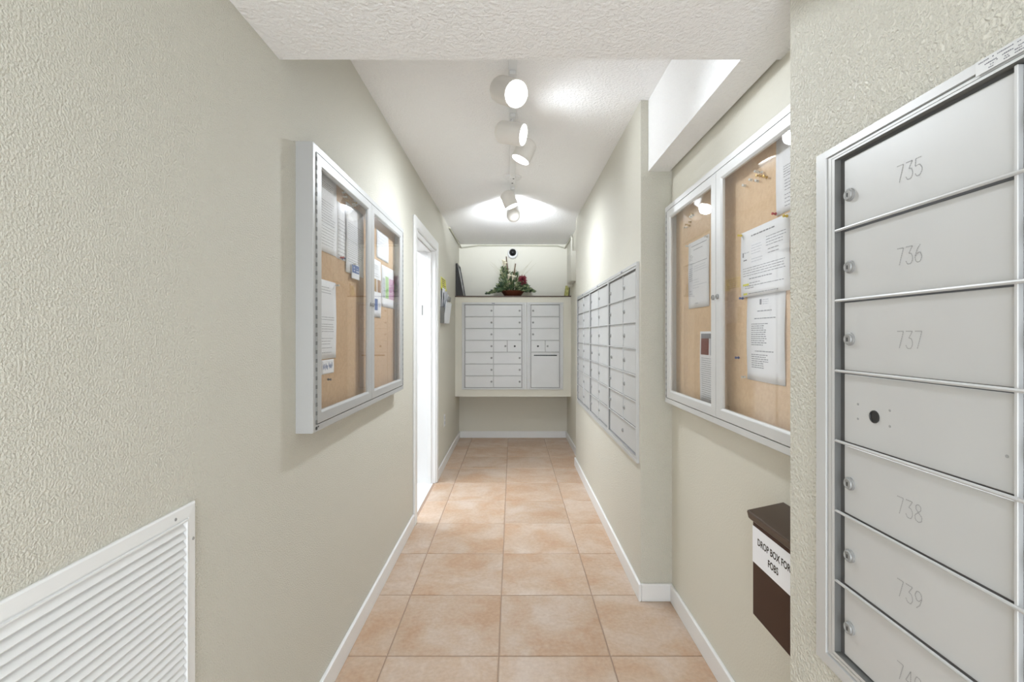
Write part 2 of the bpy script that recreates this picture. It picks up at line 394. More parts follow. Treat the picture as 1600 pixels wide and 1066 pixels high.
ROWZ0, ROWP = .690, .132
def mailbox_bank(loc, rz, label, x0, x1, z0, z1, cols, doors, dark_edges=True, flange=.03, group=None, rows=7, rp=ROWP, rz0=ROWZ0, plate=None, vbreak=None, wide_jamb=False):
    """local: wall plane y=0, viewer at -y. cols = list of column boundaries. doors = list of (xa, xb, row0, row1, lockx or None, dict)"""
    t = thing('mailbox_bank', loc, label, 'mailboxes', group, rz)
    xi0, xi1 = cols[0], cols[-1]; zi0, zi1 = rz0, rz0+rows*rp
    # outer mitred flange with step grooves
    f = MB()
    il, ir, it, ib = xi0-x0, x1-xi1, z1-zi1, zi0-z0
    def ring(k, y):
        return [(x0+il*k, y, z0+ib*k), (x1-ir*k, y, z0+ib*k), (x1-ir*k, y, z1-it*k), (x0+il*k, y, z1-it*k)]
    f.ring([ring(0, -.0002), ring(0, -.0125), ring(.02, -.0135), ring(.50, -.0135), ring(.52, -.008), ring(.58, -.008), ring(.60, -.012), ring(.74, -.012), ring(.75, -.0085), ring(.79, -.0085), ring(.80, -.0135), ring(.93, -.0135)])
    f.build('frame', M_alu, t, True)
    MB().ring([ring(.93, -.0135), ring(.935, -.0015)]).build('jamb', M_alud if wide_jamb else M_alum, t, True)  # shade of the recess is put into the jamb colour
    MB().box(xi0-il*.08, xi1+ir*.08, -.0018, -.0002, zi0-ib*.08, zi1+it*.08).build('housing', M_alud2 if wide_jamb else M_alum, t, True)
    # doors
    for xa, xb, r0, r1, lx, op in doors:
        za = zi1 - r1*rp + .0026; zb = zi1 - r0*rp - .0050  # wider top gap bares dark housing as a stand-in for the rail's shadow
        g = .0028; jg = .010 if wide_jamb else .004
        d = MB(); d.box(xa+(jg if min(abs(xa-c_) for c_ in cols) < 1e-6 else g), xb-g, -.0048, -.0018, za, zb)
        do = d.build('door', M_alu, t, True, bevel=.0008)
        zc = (za+zb)/2 + op.get('dz', -.003)
        if lx is not None: lock(do, lx, -.0048, zc, op.get('r', .0118), op.get('dark', False))
        if 'lock2' in op: lock(do, op['lock2'], -.0048, zc, .009, True)
        if 'num' in op: numeral_mesh(op['num'], op['nx'], (za+zb)/2-.005, -.0051).build('number', M_etch, do, True)
        if 'slot' in op:
            s = MB().box(xa+.035, xb-.03, -.0060, -.0046, zb-.040, zb-.027); s.build('mail_slot', M_dark, do, True)
        for (dx, dz_) in op.get('dots', []):
            MB().revolve([(.0022, 0), (.0022, .0006)], 8, Mfront(dx, -.0048, zc+dz_), False, True).build('rivet', M_etch, do, True)
    # rails between rows (rounded bars standing proud), stiles between columns
    for r in range(1, rows):
        z = zi1 - r*rp
        spans = [(xi0-il*.09, xi1+ir*.09)]
        big = [d for d in doors if d[2] < r < d[3]]
        if big: spans = [(a, b) for a, b in spans if not (big[0][0] <= cols[0]+.001 and big[0][1] >= cols[-1]-.001)]
        for a, b in spans:
            MB().revolve([(.0027, 0), (.0027, b-a)], 8, Matrix.Translation((a, -.0108, z)) @ Matrix.Rotation(PI/2, 4, 'Y')).build('rail', M_rail, t, True, True)
    for c in cols[1:-1]:
        zb0 = zi0 if vbreak is None else zi1 - vbreak*rp
        MB().box(c-.0045, c+.0004, -.0100, -.002, zb0, zi1).build('stile', M_alu, t, True, bevel=.0008)
    if plate:
        for px in plate: MB().box(px-.018, px+.018, -.0148, -.0136, z1-.017, z1-.007).build('name_plate', M_grayp, t, True)
    return t

def cloc(x, y, z): return (x, y, z)
# near right panel, 7 rows x 2 columns; local x = -(Y - Yc) with rz=-90
Yc = .578
def LX(Y): return Yc - Y
dl = []
nums = ['735', '736', '737', None, '738', '739', '740']
for r in range(7):
    op = {'dz': -.005}
    if nums[r]: op.update(num=nums[r], nx=LX(.742)); lx = LX(.871)
    else:
        op.update(dark=True, r=.0115, dots=[(LX(.852)-0, .016), (LX(.852), -.010), (LX(.780), .016), (LX(.780), -.010), (LX(.595), -.012)]); lx = LX(.813)
    dl.append((LX(.897), 0.0, r, r+1, lx, op))
    dl.append((0.0, .319, r, r+1, .026, {'dz': -.005}))
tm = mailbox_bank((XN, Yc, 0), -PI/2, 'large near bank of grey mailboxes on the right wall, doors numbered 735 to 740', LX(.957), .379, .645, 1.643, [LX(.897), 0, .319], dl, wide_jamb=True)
# printed strip on the top of its frame
pr = MB()
st = MB().box(LX(.626), LX(.50), -.0142, -.0134, 1.624, 1.6425); st.build('label_strip', M_casew, tm, True)
for (a, b, z) in ((.622,.608,1.6385),(.604,.600,1.6385),(.598,.578,1.6385),(.574,.569,1.6385),(.565,.54,1.6385),(.535,.51,1.6385),(.614,.598,1.6335),(.592,.578,1.6335),(.573,.566,1.6335),(.56,.545,1.6335),(.607,.601,1.6300),(.599,.595,1.6318),(.589,.583,1.6300),(.577,.568,1.6305),(.564,.55,1.63),(.609,.602,1.6270),(.590,.582,1.6272),(.577,.566,1.6272),(.56,.53,1.627)):
    n = max(1, int((a-b)/.0022)); 
    for i in range(n):
        u = a - (a-b)*i/n
        pr.box(LX(u), LX(u-.0016), -.0145, -.0141, z-.0007, z+rnd.uniform(.0003, .0009))
pr.build('lettering', M_grayp, tm, True)

# three banks on the right wall
def right_bank(Ya, Yb, Yd, label, wide_bottom):
    """Ya near edge of flange, Yb far edge, Yd divider (world Y)"""
    yc = (Ya+Yb)/2; lx = lambda Y: yc - Y
    ci0, ci1 = lx(Yb)+.024, lx(Ya)-.018
    cm = lx(Yd); dl = []
    for r in range(7):
        if r == 6 and wide_bottom:
            dl.append((ci0, ci1, 6, 7, cm-.01, {'dz': 0}))
            continue
        if r == 3: dl.append((ci0, cm, r, r+1, ci0+.055, {'dz': 0}))
        else: dl.append((ci0, cm, r, r+1, ci0+.024, {'dz': 0}))
        dl.append((cm, ci1, r, r+1, cm+.024, {'dz': 0}))
    return mailbox_bank((XN, yc, 0), -PI/2, label, lx(Yb), lx(Ya), .655, 1.648, [ci0, cm, ci1], dl, plate=[cm-.01], vbreak=6 if wide_bottom else None)
right_bank(2.343, 3.045, 2.655, 'bank of grey mailboxes nearest the pier, with one wide bottom door', True)
right_bank(3.047, 3.775, 3.415, 'middle of the three grey mailbox banks along the right wall', False)
right_bank(3.777, 4.51, 4.145, 'farthest of the three grey mailbox banks along the right wall', False)

# two banks in the end wall (facing the camera)
YF = 5.575
def FX(px): return (px-801)*(YF-.01)/745
def FZ(py): return H + (524-py)*(YF-.01)/745
rpF = (FZ(476.2)-FZ(605.8))/7; z0F = FZ(605.8)
a0, a1, a2 = FX(726.3), FX(770.8), FX(815.4)
ca = (a0+a2)/2
dl = []
for r in range(7):
    dl.append((a0-ca, a1-ca, r, r+1, a1-ca-.022, {'dz': 0}))
    if r == 3:
        dl.append((a1-ca, FX(792.6)-ca, r, r+1, FX(789.6)-ca, {'dz': 0}))
        dl.append((FX(792.6)-ca, a2-ca, r, r+1, FX(804.3)-ca, {'dz': 0, 'dark': True, 'r': .012}))
    else: dl.append((a1-ca, a2-ca, r, r+1, a2-ca-.026, {'dz': 0}))
mailbox_bank((ca, YF, 0), 0, 'wider end-wall mailbox bank with two columns of doors below the flower arrangement', FX(721.8)-ca, FX(823)-ca, FZ(608.8), FZ(472.6), [a0-ca, a1-ca, a2-ca], dl, rp=rpF, rz0=z0F, plate=[a1-ca])
b0, b1 = FX(829.5), FX(874.3); cb = (b0+b1)/2; bm_ = FX(852)
dl = []
for r in range(3): dl.append((b0-cb, b1-cb, r, r+1, b0-cb+.026, {'dz': 0}))
dl.append((b0-cb, bm_-cb, 3, 4, FX(840.6)-cb, {'dz': 0, 'dark': True, 'r': .012}))
dl.append((bm_-cb, b1-cb, 3, 4, FX(855.6)-cb, {'dz': 0}))
dl.append((b0-cb, b1-cb, 4, 7, None, {'slot': True}))
mailbox_bank((cb, YF, 0), 0, 'narrow end-wall mailbox bank with a black outgoing mail slot', FX(823.4)-cb, FX(880)-cb, FZ(608.8), FZ(472.6), [b0-cb, b1-cb], dl, rp=rpF, rz0=z0F, plate=None)

# ------------------------------------------------------------------ noticeboards
def noticeboard(loc, rz, w_, label, rim=.026, z0=.98, z1=1.886, depth=.054, mid=None, cmat=None, cork=None):
    """local: centre of the width at x=0, wall plane y=0, viewer at -y"""
    t = thing('noticeboard', loc, label, 'noticeboard', None, rz)
    x0, x1 = -w_/2, w_/2; d = depth; mid = 0 if mid is None else mid
    cmat = cmat or M_casew
    c = MB().frame(x0, x1, z0, z1, [(0, -.0002), (0, -d+.002), (.0015, -d), (rim-.004, -d), (rim-.004, -d+.012), (rim+.006, -d+.012), (rim+.006, -.006)])
    c.build('case', cmat, t, True)
    MB().box(x0+.01, x1-.01, -.012, -.0005, z0+.01, z1-.01).build('cork_panel', cork or M_cork, t, True)
    st = .046; rl = .038
    for k, (a, b) in enumerate(((x0+rim-.001, mid-.0012), (mid+.0012, x1-rim+.001))):
        za, zb = z0+rim-.001, z1-rim+.001
        L = lambda i, y: [(a+i*st, y, za+i*rl), (b-i*st, y, za+i*rl), (b-i*st, y, zb-i*rl), (a+i*st, y, zb-i*rl)]
        dm = MB().ring([L(0, -d+.011), L(0, -d-.0005), L(.04, -d-.0015), L(.80, -d-.0015), L(.86, -d-.0005), L(1, -d+.003), L(1, -d+.011), L(0, -d+.011)])
        do = dm.build('door', cmat, t, True)
        MB().box(a+st-.004, b-st+.004, -d+.005, -d+.009, za+rl-.004, zb-rl+.004).build('pane', M_glass, do, True)
        lx = mid-.018 if k == 0 else mid+.018
        lm = MB(); lm.revolve([(.009, 0), (.009, .004), (.0075, .006), (.003, .006)], 14, Mfront(lx, -d-.0015, 1.42), False, True)
        lm.mi = 1; lm.box(lx-.001, lx+.001, -d-.0080, -d-.0070, 1.416, 1.424)
        lm.build('lock', [M_steel, M_lockd], do, True, True)
        hx = a-.0015 if k == 0 else b+.0015                 # piano hinge: chain of knuckles
        hm = MB(); n = 62
        for i in range(n):
            zz = za + (zb-za)*i/n; 
            hm.mi = i % 2
            hm.box(hx-.0034, hx+.0034, -d-.003, -d+.003, zz, zz+(zb-za)/n*.94)
        hm.build('hinge', [M_alud, M_steel], do, True)
    return t
YCL = 2.088; YCR = 1.676
nbl = noticeboard((XL, YCL, 0), PI/2, 1.224, 'aluminium glass-fronted noticeboard with cork back on the left wall', cmat=M_casel)
nbr = noticeboard((XR, YCR, 0), -PI/2, 1.146, 'white-framed glass noticeboard with cork back in the right recess', mid=-.010, z0=.97, z1=1.886, cork=M_corkr)
# maker's mark at the lower corner of the left board
mk = MB(); mk.revolve([(.006, 0), (.006, .0015)], 6, Mfront(-.588, -.0545, .992), False, True); mk.box(-.576, -.570, -.0555, -.0535, .993, .997)
mk.build('screw', M_lockd, nbl, True)

class Sheet:
    """a sheet pinned inside a board; local u right, v up from its centre, print laid on its surface"""
    def __init__(s, board, a, b, z0, z1, label, cat='notice', group=None, curl=.006, tilt=0, dy=.0125, name='notice_sheet', mat_=None, phase=0., seed=0):
        right = board is nbr
        yc, x, rz = (YCR, XR, -PI/2) if right else (YCL, XL, PI/2)
        ua, ub = ((yc-b, yc-a) if right else (a-yc, b-yc))      # a<b world Y
        s.w = ub-ua; s.h = z1-z0; s.curl = curl; s.ph = phase; s.r = random.Random(seed)
        cx = (ua+ub)/2
        o = thing.__globals__['bpy'].data.objects
        R = Matrix.Rotation(rz, 4, 'Z'); T = Matrix.Translation((x, yc, 0)) @ R @ Matrix.Translation((cx, -dy, (z0+z1)/2)) @ Matrix.Rotation(tilt, 4, 'Y')
        mb = MB(); nu, nv = 6, 10; vs = []; fs = []
        for j in range(nv+1):
            for i in range(nu+1):
                vs.append(s.pt(i/nu, j/nv))
        for j in range(nv):
            for i in range(nu):
                k = j*(nu+1)+i; fs.append((k, k+1, k+nu+2, k+nu+1))
        mb.add(vs, fs)
        s.o = mb.build(name, mat_ or M_paper, smooth=True, origin=(0, 0, 0)); s.o.matrix_world = T
        s.o.location, s.o.rotation_euler = T.to_translation(), T.to_euler()
        WM[s.o.name] = T
        sd = s.o.modifiers.new('thickness', 'SOLIDIFY'); sd.thickness = .0004; sd.offset = 1
        tag(s.o, label, cat, group); s.T = T
        s.p = MB(); s.mats = []
    def pt(s, u, v, off=0.):                 # v from the top
        bend = s.curl*.5*(.5-.5*math.cos(2*PI*(v*.9+.05)))*(.45+.55*abs(u-.45)*2) + s.curl*.3*v*v*math.sin(2.2*u+s.ph)**2
        return Vector(((u-.5)*s.w, -bend-off, (.5-v)*s.h))
    def setm(s, m_):
        if m_ not in s.mats: s.mats.append(m_)
        s.p.mi = s.mats.index(m_)
    def patch(s, u0, u1, v0, v1, m_, nv=1):
        s.setm(m_); k = max(1, round((v1-v0)/.1)); kk = max(1, round((u1-u0)/.17))
        for j in range(k):
            for i in range(kk):
                ua, ub = u0+(u1-u0)*i/kk, u0+(u1-u0)*(i+1)/kk; va, vb = v0+(v1-v0)*j/k, v0+(v1-v0)*(j+1)/k
                s.p.add([s.pt(ua, va, .0009), s.pt(ub, va, .0009), s.pt(ub, vb, .0009), s.pt(ua, vb, .0009)], [(0,1,2,3)])
        return s
    def line(s, u0, u1, v, hh=.0022, m_=None):
        """a line of words"""
        u = u0; dv = hh/s.h
        while u < u1-.01:
            l = s.r.uniform(.025, .085); e = min(u+l, u1)
            s.patch(u, e, v-dv/2*s.r.uniform(.8, 1.15), v+dv/2, m_ or M_ink); u = e + .013
        return s
    def para(s, u0, u1, v0, v1, n, m_=None, hh=.0020, ragged=.2):
        for i in range(n): s.line(u0, u1-(s.r.uniform(0, ragged)*(u1-u0)), v0+(v1-v0)*(i/(max(1, n-1))), hh, m_)
        return s
    def done(s):
        s.p.build('print', s.mats, s.o, local=True); return s

# left board, first door
S = Sheet(nbl, 1.566, 1.782, 1.577, 1.849, 'long typed letter in the top corner of the left noticeboard, cut by its frame', seed=1)
S.para(.12,.9,.10,.18,4).para(.12,.92,.34,.62,9).para(.12,.92,.67,.90,7).done()
S = Sheet(nbl, 1.786, 2.062, 1.575, 1.790, 'wide typed notice half covered by a two-column sheet, left noticeboard', seed=2, curl=.004)
S.para(.04,.34,.30,.93,11).done()
S = Sheet(nbl, 1.873, 2.089, 1.535, 1.812, 'finely printed sheet with a blue card below, left noticeboard', seed=3, dy=.0165)
S.para(.10,.93,.28,.76,17, hh=.0017).para(.10,.8,.80,.83,2).done()
S = Sheet(nbl, 1.921, 2.019, 1.516, 1.577, 'blue and white business card pinned under the typed sheets', cat='card', seed=4, dy=.0225, curl=.001, name='business_card')
S.patch(.06,.94,.05,.60,M_blue).line(.2,.8,.25,.007,M_paper).line(.25,.9,.45,.005,M_paper).done()
S = Sheet(nbl, 1.559, 1.775, 1.2016, 1.479, 'single typed letter with a centred heading, lower in the left noticeboard', seed=5, curl=.005)
S.para(.30,.78,.09,.16,3).line(.1,.25,.26).line(.1,.3,.33).line(.1,.25,.40).para(.1,.9,.47,.50,2,ragged=.05).para(.1,.9,.56,.65,4,ragged=.06).para(.1,.86,.74,.81,3).line(.1,.8,.86).line(.1,.8,.92).done()
S = Sheet(nbl, 1.644, 1.756, 1.148, 1.198, 'small handwritten white note under the single typed letter', cat='note', seed=6, curl=.002, name='note')
for i, (u, v) in enumerate(((.1,.5),(.17,.42),(.24,.55),(.31,.4),(.38,.5),(.44,.55),(.56,.35),(.62,.5),(.69,.45),(.76,.5),(.82,.35))): S.patch(u,u+.035,v-.14,v+.16,M_blue)
S.done()
# left board, second door
S = Sheet(nbl, 2.308, 2.530, 1.664, 1.803, 'short white sheet alone at the top of the left board far door', seed=7, curl=.003)
S.para(.1,.9,.15,.85,7,M_lgray).done()
S = Sheet(nbl, 2.165, 2.381, 1.372, 1.650, 'flyer with two small brown photos and a blue logo', cat='flyer', seed=8)
S.para(.3,.8,.10,.16,3).para(.3,.85,.25,.29,2).patch(.42,.63,.34,.56,M_orangep).patch(.69,.95,.34,.56,M_brownp).patch(.5,.72,.68,.88,M_blue).line(.78,.95,.78,.02,M_lgray).done()
S = Sheet(nbl, 2.395, 2.662, 1.430, 1.642, 'wide chart sheet with grey, green and pink columns', cat='chart', seed=9, curl=.004)
S.patch(.06,.24,.30,.78,M_lgray).patch(.27,.50,.24,.78,M_green).patch(.53,.94,.26,.78,M_pink).para(.07,.23,.34,.74,5,M_ink).para(.56,.9,.34,.72,5,M_lgray).done()
# right board, far door
S = Sheet(nbr, 1.842, 2.059, 1.398, 1.678, 'white agenda sheet pinned alone in the right noticeboard far door', seed=11, curl=.004)
S.line(.16,.9,.07,.003).line(.26,.7,.13,.003).para(.08,.24,.20,.27,4).line(.1,.93,.33).para(.3,.95,.38,.45,3,M_lgray).para(.07,.25,.40,.58,7).para(.25,.6,.58,.70,4,M_lgray).line(.3,.9,.66,.002,M_lgray).para(.08,.18,.74,.78,2).line(.35,.5,.93).done()
S = Sheet(nbr, 1.716, 1.932, 1.021, 1.300, 'flyer with a maroon picture block in its heading, low in the right noticeboard', cat='flyer', seed=12, curl=.004)
S.patch(.05,.97,.03,.10,M_grayp).patch(.05,.40,.10,.33,M_maroon).patch(.44,.97,.10,.33,M_lgray).patch(.48,.7,.25,.30,M_maroon).para(.08,.95,.38,.95,20,M_ink,ragged=.06).done()
# right board, near door
S = Sheet(nbr, 1.326, 1.543, 1.143, 1.424, 'long typed list hanging below the landscape notice, right noticeboard', seed=13, dy=.0128, curl=.006)
S.patch(.36,.41,.10,.16,M_grayp).para(.44,.6,.11,.155,3,M_lgray).line(.3,.68,.23,.003).line(.22,.78,.31,.003).para(.14,.62,.37,.60,11,hh=.0028,ragged=.4).line(.24,.74,.67,.003).para(.14,.6,.71,.85,7,hh=.0028,ragged=.35).done()
S = Sheet(nbr, 1.294, 1.573, 1.408, 1.620, 'landscape typed notice with two yellow highlights, held by yellow pins', seed=14, dy=.0185, curl=.004)
S.line(.24,.72,.10,.004,M_grayp).patch(.05,.075,.32,.39,M_grayp).line(.09,.2,.33,.003,M_lgray).para(.25,.48,.25,.37,4,M_lgray).para(.56,.95,.20,.32,4).para(.6,.85,.38,.43,2).line(.07,.16,.44,.004).para(.25,.5,.45,.49,2,M_lgray).para(.06,.93,.57,.68,4,ragged=.05).line(.2,.7,.735,.003)
S.patch(.05,.19,.80,.83,M_yel).patch(.06,.15,.94,.97,M_yel).line(.20,.45,.80).line(.1,.9,.84).line(.1,.3,.87).line(.18,.8,.955).done()
S = Sheet(nbr, 1.155, 1.374, 1.628, 1.849, 'typed sheet at the top of the right noticeboard near door', seed=15, dy=.0128, curl=.003)
S.para(.18,.9,.42,.55,5).para(.2,.75,.60,.72,4).para(.2,.7,.78,.92,4).done()

# push pins: shaft, flange and grip in one small mesh; axis leaves the board
PIN = {}
def pin(board, Y, z, m_, label, group=None, dy=.013, lean=0.25):
    right = board is nbr
    key = m_.name
    if key not in PIN:
        mb = MB(); mb.revolve([(.0006, -.003), (.0006, .004), (.0045, .0042), (.0045, .0056), (.0026, .0070), (.0024, .0125), (.0042, .0145), (.0042, .0160), (.002, .0165)], 10, Matrix.Identity(4))
        o = mb.build('push_pin', m_, smooth=True, origin=(0, 0, 0)); PIN[key] = o
    else:
        o = PIN[key].copy(); C.objects.link(o)
        for k in ('group',):
            if k in o.keys(): del o[k]
    x = (XR-dy) if right else (XL+dy)
    M = Matrix.Rotation(-PI/2 if right else PI/2, 4, 'Y')
    o.location = (x, Y, z); o.rotation_euler = (lean, -PI/2 if right else PI/2, 0)
    tag(o, label, 'push pin', group)
pin(nbr, 1.371, 1.634, M_pinR, 'red push pin under the top typed sheet in the right board')
pin(nbr, 1.566, 1.612, M_pinY, 'yellow push pin at the left corner of the landscape notice', dy=.019)
pin(nbr, 1.304, 1.611, M_pinY, 'yellow push pin at the right corner of the landscape notice', dy=.019)
pin(nbr, 1.551, 1.405, M_pinB, 'blue push pin where the landscape notice meets the long list', dy=.021)
pin(nbr, 1.596, 1.210, M_pinB, 'blue push pin in bare cork beside the long typed list')
pin(nbr, 1.540, 1.150, M_pinC, 'clear push pin at the bottom corner of the long typed list', dy=.019)
pin(nbr, 1.850, 1.668, M_pinC, 'clear push pin at the right corner of the agenda sheet', dy=.014)
pin(nbr, 2.050, 1.668, M_pinC, 'clear push pin at the left corner of the agenda sheet', dy=.014)
pin(nbl, 1.770, 1.470, M_pinC, 'clear push pin at the top corner of the single typed letter', dy=.014)
pin(nbl, 1.693, 1.128, M_pinK, 'dark push pin below the handwritten note')
pin(nbl, 1.800, 1.578, M_pinR, 'red push pin at the foot of the long typed letter', dy=.02)
pin(nbl, 1.815, 1.577, M_pinB, 'blue push pin beside the red one under the long typed letter', dy=.02)
pin(nbl, 1.930, 1.572, M_pinC, 'clear push pin at the top edge of the blue card', dy=.024)
for i in range(12):
    pin(nbl, 1.80+rnd.uniform(0, .20), 1.826+rnd.uniform(-.012, .022), M_pinC if i % 3 else M_pinG, 'spare pin in the cluster at the top of the left board', 'spare pins in the left board', lean=rnd.uniform(-.6, .6))
for i in range(7):
    pin(nbr, 1.98+rnd.uniform(0, .12), 1.765+rnd.uniform(-.02, .03), M_pinC if i % 2 else M_pinG, 'spare pin in the cluster at the top of the right board far door', 'spare pins in the right board far door', lean=rnd.uniform(-.6, .6))
for i in range(8):
    pin(nbr, 1.40+rnd.uniform(0, .17), 1.775+rnd.uniform(-.02, .02), M_pinC if i % 3 else M_pinG, 'spare pin in the row at the top of the right board near door', 'spare pins in the right board near door', lean=rnd.uniform(-.6, .6))

# ------------------------------------------------------------------ drop box
DX = .680; DY0, DY1 = 1.140, 1.351
t = thing('drop_box', (XR, (DY0+DY1)/2, .496), 'brown metal drop box with a white label for fobs, in the right recess', 'drop box')
MB().box(DX, XR, DY0, DY1, .496, .775).build('body', M_brown, t, bevel=.003, seg=2)
lid = MB(); o_ = .010
p = [(XR, .809), (DX-o_, .787), (DX-o_-.002, .783), (DX-o_+.002, .766), (DX-.002, .760), (XR, .760)]
lid.ring([[(x, DY0-o_, z) for x, z in p], [(x, DY1+o_, z) for x, z in p]], True, True)
lid.build('lid', M_brownlid, t, bevel=.002, seg=2)
zt, zb = .748, .647
lb = MB().box(DX-.0012, DX-.0002, DY0+.002, DY1-.002, zb, zt).build('label_plate', M_paper, t)
tx = MB(); yc = 1.243
def MT(yy, zz): return Matrix(((0, 0, -1, DX-.0016), (-1, 0, 0, yy), (0, 1, 0, zz), (0, 0, 0, 1)))
tx.text('DROP BOX FOR', .0265, MT(yc, .712), squash=.82, offset=.0006); tx.text('FOBS', .0265, MT(yc, .678), squash=.82, offset=.0006)
tx.build('lettering', M_dark, lb)

# ------------------------------------------------------------------ return air grille
GY0, GY1, GZ0, GZ1 = .395, 1.003, .432, .937
t = thing('air_return_grille', (XL, (GY0+GY1)/2, GZ0), 'white louvred return air grille low on the left wall', 'vent')
g = MB(); R_ = .030
L = lambda i, x: [(x, GY0+i, GZ0+i), (x, GY1-i, GZ0+i), (x, GY1-i, GZ1-i), (x, GY0+i, GZ1-i)]
g.ring([L(0, XL+.0002), L(0, XL+.004), L(.003, XL+.006), L(.0245, XL+.0075), L(.0255, XL+.0055), L(.0275, XL+.0055), L(.0285, XL+.0095), L(.031, XL+.0095), L(.033, XL+.0005)])
g.build('frame', M_trim, t)
MB().box(XL+.0002, XL+.001, GY0+.03, GY1-.03, GZ0+.03, GZ1-.03).build('duct_opening', M_alud2, t)
SP = .0168; z = GZ1-.036; first = None
while z > GZ0+.05:
    s_ = MB(); y0, y1 = GY0+.034, GY1-.034
    pr_ = [(XL+.0010, z+.0010), (XL+.0085, z-.0115), (XL+.0080, z-.0128), (XL+.0010, z-.0010)]
    s_.ring([[(x, y0, zz) for x, zz in pr_], [(x, y1, zz) for x, zz in pr_]], True, True)
    s_.build('slat', M_trim, t); z -= SP
for (y, zz) in ((GY1-.062, GZ1-.016), (GY1-.010, GZ1-.075), (GY0+.06, GZ1-.016)):
    MB().revolve([(.0035, 0), (.003, .0012), (.001, .0014)], 10, Matrix.Translation((XL+.0066, y, zz)) @ Matrix.Rotation(PI/2, 4, 'Y')).build('screw', M_steel, t, smooth=True)

# ------------------------------------------------------------------ track lights
TZ = CE-.022
t = thing('light_track', (0, 2.6, CE), 'white ceiling light track that carries the five spotlights', 'light track')
for a, b in ((1.50, 3.37), (3.50, 3.92)):
    tr = MB().box(-.018, .018, a, b, TZ, CE); 
    tr.build('rail', M_white, t, bevel=.002)
    MB().box(-.007, .007, a+.01, b-.01, TZ-.0012, TZ+.001).build('groove', M_white, t)
MB().box(-.022, .022, 3.37, 3.50, TZ-.006, CE).build('connector', M_white, t, bevel=.003)
for y, x in ((3.385, .006), (3.485, -.002)): MB().revolve([(.006, 0), (.006, .003)], 10, Matrix.Translation((x, y, TZ-.005)) @ Matrix.Rotation(PI, 4, 'X')).build('screw', M_lockd, t)
MB().revolve([(.065, 0), (.06, .012), (.02, .018)], 24, Matrix.Translation((0, 3.435, CE)) @ Matrix.Rotation(PI, 4, 'X')).build('canopy', M_white, t, smooth=True)

def spotlight(rear, front, ty, label, r=.054, power=1.0, cone=150, blend=1.0):
    rear, front = Vector(rear), Vector(front); ax = (front-rear).normalized()
    t = thing('spotlight', (0, ty, TZ), label, 'spotlight', 'track spotlights')
    Q = ax.to_track_quat('Z', 'Y').to_matrix().to_4x4(); Ln = (front-rear).length
    M = Matrix.Translation(rear) @ Q
    pf = [(.001, 0)] + [(r*math.sin(a*PI/16), .035*(1-math.cos(a*PI/16))) for a in range(1, 9)] + [(r, Ln), (r-.004, Ln), (r-.006, Ln-.010)]
    h = MB().revolve(pf, 28, M, True, False); ho = h.build('housing', M_spot, t, smooth=True)
    MB().revolve([(r-.005, Ln-.008), (r*.5, Ln-.005), (.002, Ln-.004)], 28, M, False, True).build('lamp_lens', M_lens, t, smooth=True)
    mid = rear.lerp(front, .45); top = Vector((0, ty, TZ))
    ad = MB().box(-.013, .013, ty-.045, ty+.045, TZ-.018, TZ-.0014); ad.build('track_adapter', M_white, t, bevel=.002)
    side = ax.cross(Vector((0, 0, 1))).normalized()
    sm = MB().tube([top-Vector((0, 0, .010)), top+(mid-top)*.35, mid + (top-mid).normalized()*r*.9], .0075, 8)
    sm.build('stem', M_white, t, smooth=True)
    d = bpy.data.lights.new('spotlight_beam', 'SPOT'); d.energy = SPOT_W*power; d.color = SPOT_COL; d.spot_size = math.radians(cone); d.spot_blend = blend; d.shadow_soft_size = .045
    lo = bpy.data.objects.new('spotlight_beam', d); C.objects.link(lo); lo.location = front+ax*.012
    lo.rotation_euler = ax.to_track_quat('-Z', 'Y').to_euler()
    return t
def P3(px, py, Y): return ((px-801)*Y/745, Y, H+(524-py)*Y/745)
def aimed(px, py, Y, d, L_):
    f = Vector(P3(px, py, Y)); d = Vector(d).normalized()
    return f - d*L_, f
LAMP_CONE = {'nearest': 105, 'second': 150, 'third': 170, 'fourth': 172, 'farthest': 112}
LAMPS = ((807, 147, 1.88, (.45, -.72, -.50), .165, 2.05, 'nearest spotlight on the track, its bright lens facing the viewer'),
         (818, 211, 2.36, (.90, -.30, -.25), .150, 2.44, 'second spotlight from the viewer, aimed sideways at the right wall'),
         (813, 250, 2.64, (-.42, -.03, -.90), .125, 2.76, 'third spotlight from the viewer, aimed down at the floor'),
         (800, 323, 3.58, (.40, 0, -.92), .125, 3.64, 'fourth spotlight from the viewer, with its lens glowing below a tan shell'),
         (802, 328, 3.90, (0, .87, .49), .200, 3.84, 'farthest spotlight on the track, turned away toward the end wall'))
for (px, py, Y, d, L_, ty, lab), pw in zip(LAMPS, LAMP_POWER):
    spotlight(*aimed(px, py, Y, d, L_), ty, lab, power=pw, cone=LAMP_CONE[lab.split()[0]])

# ------------------------------------------------------------------ things on and around the end shelf
SZ = 1.745
# dome camera
t = thing('dome_camera', (0, YB, 2.31), 'small round security camera on the end wall above the flowers', 'security camera')
Mb = Matrix.Translation((0, YB, 2.315)) @ Matrix.Rotation(PI/2, 4, 'X')
Mb2 = Matrix.Translation((0, YB, 2.305)) @ Matrix.Rotation(PI/2, 4, 'X')
MB().revolve([(.066, 0), (.066, .025), (.058, .04), (.047, .045)], 24, Mb2, True, True).build('base', M_white, t, smooth=True)
MB().revolve([(.045, .044)] + [(.045*math.cos(a*PI/12), .044+.045*math.sin(a*PI/12)) for a in range(1, 6)] + [(.002, .089)], 24, Mb, True, True).build('dome', M_dark, t, smooth=True)

